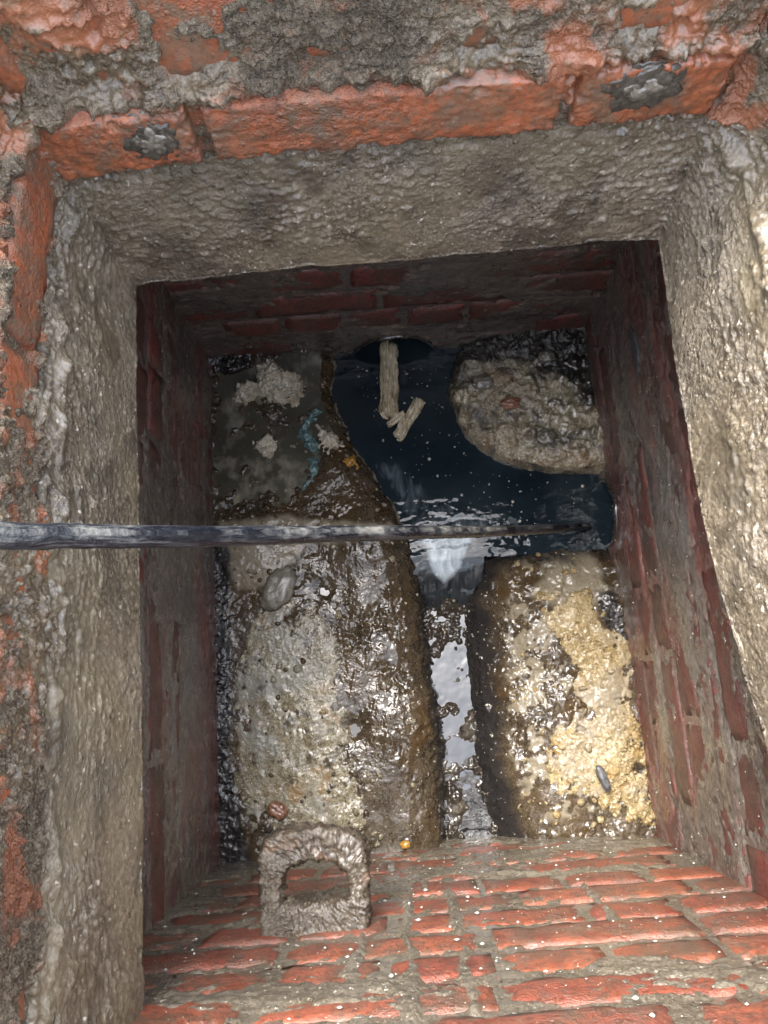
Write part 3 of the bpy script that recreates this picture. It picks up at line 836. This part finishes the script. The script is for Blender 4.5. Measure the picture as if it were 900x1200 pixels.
clump('paper_clump', M['paper'], [(272, 470), (280, 450), (300, 448), (303, 427), (318, 422), (332, 434), (352, 440), (358, 458), (348, 477), (326, 474), (304, 464), (288, 476)], .020, 201,
      'soggy cream clump of tissue in the khaki puddle', 'tissue')
clump('paper_clump', M['paper'], [(298, 518), (316, 506), (328, 522), (318, 540), (302, 534)], .009, 203, 'small pale scrap of tissue sunk in the puddle below the big clump', 'tissue', -.007)
clump('paper_clump', M['paper'], [(372, 498), (390, 508), (399, 522), (385, 538), (374, 522)], .010, 205, 'pale tissue scrap on the mud right of the teal fibres', 'tissue', -.004)
clump('fibre_clump', M['teal'], [(356, 494), (362, 482), (372, 478), (378, 482), (370, 490), (362, 502), (366, 514), (374, 522), (370, 530), (358, 524), (350, 512), (350, 502)], .006, 207, 'teal blue curl of fibres at the edge of the khaki puddle', 'fibres', -.003)
clump('fibre_clump', M['teal'], [(364, 538), (370, 534), (374, 548), (370, 558), (378, 572), (366, 570), (352, 576), (360, 560)], .005, 209, 'smaller teal wisp of fibres below the curl', 'fibres', -.001)
clump('leaf_scrap', M['amber'], [(402, 540), (414, 536), (416, 546), (406, 550)], .004, 211, 'small orange yellow scrap on the brown mud by the pool edge', 'scrap', .001)
o = displaced_blob('flat_stone', M['stone'], on_left(326, 690, .004), (.040, .028, .010), (0, 0, 1), 1., 61, .22, fine=.03, spin=1.0)
tag(o, 'smooth grey flat stone lying above the pale sludge crust', 'stone')
o = displaced_blob('brick_fragment', M['terracotta'], on_left(325, 950, .009), (.018, .013, .008), (0, 0, 1), 1., 63, .3, fine=.08, spin=-.6)
tag(o, 'red brick fragment half sunk in the pale sludge', 'brick fragment')
o = displaced_blob('seed', M['amber'], on_left(475, 990, .006), (.009, .007, .006), (0, 0, 1), 1., 65, .1)
tag(o, 'small amber seed at the foot of the near wall', 'seed')
o = displaced_blob('seed', M['amber'], un(654, 880, -.004), (.007, .006, .005), (0, 0, 1), 1., 66, .1)
tag(o, 'small amber seed at the left edge of the yellow fat', 'seed')
o = displaced_blob('slate_sliver', M['slate'], un(707, 912, .018), (.008, .022, .006), (0, 0, 1), 1., 67, .2, fine=.05, spin=.3)
tag(o, 'dark slate sliver stuck in the yellow fat crust', 'slate')


# floating rotten sticks
def stick(name, pts, w, z, seed, label):
    w = w * .78
    A, B = un(*pts[0], z), un(*pts[1], z); d = B - A; L = np.linalg.norm(d); d /= L; s = np.cross([0, 0, 1.], d)
    nu, nv = 120, 44
    t = np.linspace(0, 1, nu); a = np.linspace(0, 2 * np.pi, nv, endpoint=False)
    T, Aa = np.meshgrid(t, a, indexing='ij'); T, Aa = T.ravel(), Aa.ravel()
    endf = np.sqrt(np.clip(1 - np.abs(2 * T - 1) ** 40, .02, 1))
    loc = np.c_[np.cos(Aa) * w, np.sin(Aa) * w * .55, T * L]
    g = fbm(loc, 170, 3, seed=seed, stretch=(1, 1, 9)) * .40 + fbm(loc, 190, 3, seed=seed + 1, stretch=(1, 1, 2.5)) * .12
    g -= .55 * np.exp(-((np.cos(Aa) * .9 - .1 + .1 * fbm(loc * np.array([0, 0, 1]), 60, 2, seed=seed + 7)) / .14) ** 2) * (np.sin(Aa) > 0)            # split along the top
    k = (1 + g) * endf
    T2 = T + .09 * fbm(loc * np.array([1, 1, 0]), 150, 2, seed=seed + 4) * sstep(.4, 1, np.abs(2 * T - 1))
    V = A + d * (T2 * L)[:, None] + s * (np.cos(Aa) * w * k)[:, None] + np.array([0, 0, 1.]) * (np.sin(Aa) * w * .6 * k)[:, None]
    idx = np.arange(nu * nv).reshape(nu, nv)
    F = np.stack([idx[:-1], np.roll(idx[:-1], -1, 1), np.roll(idx[1:], -1, 1), idx[1:]], -1).reshape(-1, 4)
    V = np.vstack([V, V[idx[0]].mean(0), V[idx[-1]].mean(0)])
    c0, c1 = nu * nv, nu * nv + 1
    cap = [[c0, idx[0, (j + 1) % nv], idx[0, j], idx[0, j]] for j in range(nv)] + [[c1, idx[-1, j], idx[-1, (j + 1) % nv], idx[-1, (j + 1) % nv]] for j in range(nv)]
    me = bpy.data.meshes.new(name)
    me.from_pydata((V - A).tolist(), [], F.tolist() + [c[:3] for c in cap]); me.update()
    me.polygons.foreach_set('use_smooth', np.ones(len(me.polygons), bool))
    o = obj(name, me, M['wood']); o.location = A
    return tag(o, label, 'stick')


stick('rotten_stick', ((456, 402), (456, 487)), .0215, -.030, 301, 'long pale rotten stick floating out from the far wall')
stick('rotten_stick', ((466, 512), (494, 468)), .0150, -.031, 305, 'short crumbling stick floating aslant below the long one')
stick('rotten_stick', ((455, 498), (474, 484)), .0085, -.030, 309, 'thin splinter of wood between the two floating sticks')


# iron step let into the near wall
def step_iron():
    z = .405
    outer = world_px([(308, 1092), (306, 1050), (304, 1008), (309, 984), (328, 971), (370, 968), (410, 971), (428, 983), (432, 1008), (433, 1050), (433, 1082)], z)
    inner = world_px([(332, 1056), (331, 1035), (333, 1022), (346, 1011), (360, 1006), (376, 1005), (393, 1009), (405, 1020), (409, 1032), (409, 1046), (405, 1054)], z)
    outer[0][1] = outer[-1][1] = Y_N - .02
    n = 340; m = 56
    def closed(p): return resample(np.vstack([p, p[:1]]), n + 1)[:-1]
    Oc, Ic = closed(outer), closed(inner)
    # start both loops at their first point (lower left corner), same winding
    a = np.linspace(0, 2 * np.pi, m, endpoint=False)
    aa = np.linspace(0, 2 * np.pi, 721)
    sec = np.stack([np.sign(np.cos(aa)) * np.abs(np.cos(aa)) ** .4, np.sign(np.sin(aa)) * np.abs(np.sin(aa)) ** .4, 0 * aa], 1)
    sec = resample(sec, m + 1)[:-1]; ca, sa = sec[:, 0], sec[:, 1]
    mid = (Oc + Ic) / 2; hw = (Oc - Ic) / 2
    V = mid[:, None] + hw[:, None] * ca[None, :, None] + np.array([0, 0, .017]) * sa[None, :, None]
    V[:, :, 2] -= .004
    V = V.reshape(-1, 3)
    idx = np.arange(n * m).reshape(n, m)
    F = np.stack([idx, np.roll(idx, -1, 1), np.roll(np.roll(idx, -1, 0), -1, 1), np.roll(idx, -1, 0)], -1).reshape(-1, 4)
    Nn = normals(V, F)
    if Nn[np.argmax(V[:, 2])][2] < 0: F = F[:, ::-1]; Nn = -Nn
    V = V + Nn * (.0030 * fbm(V, 50, 3, seed=401) + .0036 * np.maximum(-.1, fbm(V, 120, 3, .55, seed=402)) + .0015 * fbm(V, 260, 2, seed=403))[:, None]
    c = np.array([V[:, 0].mean(), Y_N, z])
    o = obj('step_iron', mesh_np('step_iron', V - c, F), M['iron']); o.location = c
    return tag(o, 'D shaped rust caked iron step sticking out of the near wall', 'step')


step_iron()


# hose: from the pipe in the right wall up across the chamber and out over the left edge
def hose():
    pts = []
    a, b = 1 / .385, 1 / 1.42
    for x, y in ((690, 617), (640, 620), (560, 623), (483, 624), (380, 626), (280, 628), (165, 629), (80, 628), (0, 627)):
        d = 1 / (a + (b - a) * (x / 690.)); pts.append(un(x, y, CAM_H - d))
    e = pts[0]; pts = [e + np.array([.12, .0, -.035]), e + np.array([.05, 0, -.02])] + pts
    last = pts[-1]
    pts += [last + np.array([-.05, 0, .075]), last + np.array([-.15, .01, .12]), last + np.array([-.29, .02, .09]), last + np.array([-.42, .03, .0]),
            np.array([last[0] - .56, last[1] + .05, Z_G + .016]), np.array([last[0] - .9, last[1] + .1, Z_G + .012])]
    cu = bpy.data.curves.new('tmp', 'CURVE'); cu.dimensions = '3D'
    sp = cu.splines.new('POLY'); sp.points.add(len(pts) - 1)
    P = np.array(pts)
    # Catmull-Rom sampling
    Q = np.vstack([2 * P[0] - P[1], P, 2 * P[-1] - P[-2]]); C = []
    for i in range(1, len(Q) - 2):
        for t in np.linspace(0, 1, 24, endpoint=False):
            p0, p1, p2, p3 = Q[i - 1:i + 3]
            C.append(.5 * (2 * p1 + (p2 - p0) * t + (2 * p0 - 5 * p1 + 4 * p2 - p3) * t * t + (3 * p1 - p0 - 3 * p2 + p3) * t ** 3))
    C = np.array(C); bpy.data.curves.remove(cu)
    T = np.gradient(C, axis=0); T /= np.linalg.norm(T, axis=1)[:, None]
    s = np.cross(T, [0, 1., 0]); s /= np.linalg.norm(s, axis=1)[:, None]; u = np.cross(s, T)
    m = 18; a = np.linspace(0, 2 * np.pi, m, endpoint=False)
    V = C[:, None] + .0073 * (s[:, None] * np.cos(a)[None, :, None] + u[:, None] * np.sin(a)[None, :, None])
    n = len(C); V = V.reshape(-1, 3)
    V += (.0005 * fbm(V, 90, 2, seed=501))[:, None] * np.repeat(u, m, 0)
    idx = np.arange(n * m).reshape(n, m)
    F = np.stack([idx[:-1], np.roll(idx[:-1], -1, 1), np.roll(idx[1:], -1, 1), idx[1:]], -1).reshape(-1, 4)
    c = C[2]
    ln = np.r_[0, np.cumsum(np.linalg.norm(np.diff(C, axis=0), axis=1))]
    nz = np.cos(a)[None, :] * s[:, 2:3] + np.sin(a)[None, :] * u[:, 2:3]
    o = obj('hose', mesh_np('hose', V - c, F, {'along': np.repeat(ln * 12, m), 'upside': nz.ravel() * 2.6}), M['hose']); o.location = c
    return tag(o, 'scuffed black hose stretched across the chamber into the right pipe', 'hose')


hose()

# crumbs of sludge and grit strewn over the benching
def crumbs(name, n, mat, polypx, hgt, rmin, rmax, seed, label):
    pw = world_px(polypx); lo, hi = pw.min(0), pw.max(0); rr = np.random.RandomState(seed)
    P = lo + (hi - lo) * rr.rand(n * 3, 3); P = P[sdf(P[:, :2], pw) < 0][:n]
    base, bf = blob((0, 0, 0), (1, 1, .7), (0, 0, 1), 1., seed, (8, 5), .3)
    ix = np.clip(((P[:, 0] - gx[0]) / GS).round().astype(int), 0, len(gx) - 1); iy = np.clip(((P[:, 1] - gy[0]) / GS).round().astype(int), 0, len(gy) - 1)
    z = hgt[ix * len(gy) + iy]
    Vs = []
    for p, zz in zip(P, z):
        r = rmin + (rmax - rmin) * rr.rand() ** 3; a = rr.uniform(0, 6.28); c_, s_ = math.cos(a), math.sin(a)
        Vs.append(base * r * rr.uniform(.6, 1.4, 3) @ np.array([[c_, s_, 0], [-s_, c_, 0], [0, 0, 1]]) + np.array([p[0], p[1], zz + r * .15]))
    F = np.vstack([bf + len(base) * k for k in range(len(Vs))])
    return tag(obj(name, mesh_np(name, np.vstack(Vs), F), mat), label, kind='stuff')


hTopL = np.maximum(hL, np.where(pud > -.01, -.0045, -1)); hTopL = np.maximum(hTopL, np.where(cP > 0, hP, -1))
hTopR = np.maximum(hR, np.where(cY > 0, hY, -1))
crumbs('sludge_crumbs', 220, M['crust_pale'], [(252, 420), (395, 420), (470, 600), (500, 990), (290, 1000), (256, 640)], hTopL, .0015, .007, 601, 'pale crumbs of sludge strewn over the left benching and its puddle')
crumbs('mud_crumbs', 150, M['benching'], [(256, 560), (440, 560), (490, 660), (510, 990), (290, 1000), (256, 640)], hTopL, .0012, .006, 602, 'dark crumbs of mud strewn over the left benching')
crumbs('fat_crumbs', 160, M['crust_yellow'], [(590, 650), (700, 640), (765, 970), (610, 965)], hTopR, .0015, .006, 603, 'yellow crumbs of fat strewn over the right benching')
crumbs('pool_flecks', 170, M['fleck'], [(415, 420), (520, 420), (560, 540), (690, 560), (690, 625), (560, 625), (500, 610), (430, 500)], hp, .0006, .0028, 604, 'white flecks of foam floating on the dark pool')

# ------------------------------------------------------------------ white flecks thrown over walls, floor and frame
fl = bpy.data.meshes.new('flecks')
OV = np.array([(1, 0, 0), (-1, 0, 0), (0, 1, 0), (0, -1, 0), (0, 0, 1), (0, 0, -1)], float)
OF = np.array([(0, 2, 4), (2, 1, 4), (1, 3, 4), (3, 0, 4), (2, 0, 5), (1, 2, 5), (3, 1, 5), (0, 3, 5)])
rnd = np.random.RandomState(11)


def flecks(name, n, posfn, nrm, rmin, rmax, label):
    Vs, Fs = [], []
    nrm = np.array(nrm, float)
    for i in range(n):
        c = posfn(); r = rmin + (rmax - rmin) * rnd.rand() ** 5
        s = r * np.array([rnd.uniform(.6, 1.5), rnd.uniform(.6, 1.5), rnd.uniform(.6, 1.2)])
        q = OV * s
        k = np.abs(nrm) > .5
        q[:, k] *= .5
        Vs.append(q + c); Fs.append(OF + 6 * i)
    return tag(obj(name, mesh_np(name, np.vstack(Vs), np.vstack(Fs)), M['fleck']), label, kind='stuff')


flecks('white_flecks', 650, lambda: np.array([rnd.uniform(X_L + .01, X_R - .01), Y_N + .003, rnd.uniform(.02, .72)]), (0, 1, 0), .0006, .0034, 'white flecks spattered over the orange near wall')
flecks('white_flecks', 420, lambda: np.array([X_R - .003, rnd.uniform(-.25, .5), .55 * rnd.rand() ** 1.2]), (1, 0, 0), .0005, .0022, 'white flecks spattered over the right wall')
flecks('white_flecks', 260, lambda: np.array([X_L + .003, rnd.uniform(-.25, .6), .5 * rnd.rand()]), (1, 0, 0), .0005, .002, 'white flecks spattered over the left wall')

# ------------------------------------------------------------------ ground round the opening
edge = np.vstack([p + o_ * .035 for p, o_ in zip(off(top, 0, Z_G), OUTV)])
edge = edge[edge[:, 1] > Y_N + .02]
inner = np.vstack([[edge[0, 0], Y_N - .012, Z_G], edge, [edge[-1, 0], Y_N - .012, Z_G], [(edge[0, 0] + edge[-1, 0]) / 2, Y_N - .012, Z_G]])
mid = np.array([.03, .15, Z_G]); dr = inner - mid; dr[:, 2] = 0; ln_ = np.linalg.norm(dr, axis=1)[:, None]
rings = [inner, mid + dr * (1 + .25 / ln_), mid + dr * (1 + 1.5 / ln_), mid + dr * (1 + 80 / ln_)]
V = np.vstack(rings); n = len(inner); F = []
for r_i in range(3):
    for k in range(n):
        k2 = (k + 1) % n; F.append((r_i * n + k, (r_i + 1) * n + k, (r_i + 1) * n + k2, r_i * n + k2))
F = np.array(F)
t = np.cross(V[F[n // 2, 2]] - V[F[n // 2, 0]], V[F[n // 2, 3]] - V[F[n // 2, 1]])
if t[2] < 0: F = F[:, ::-1]
tag(obj('ground', mesh_np('ground', V, F, smooth=False), M['ground']), 'damp soil around the open manhole', kind='structure')
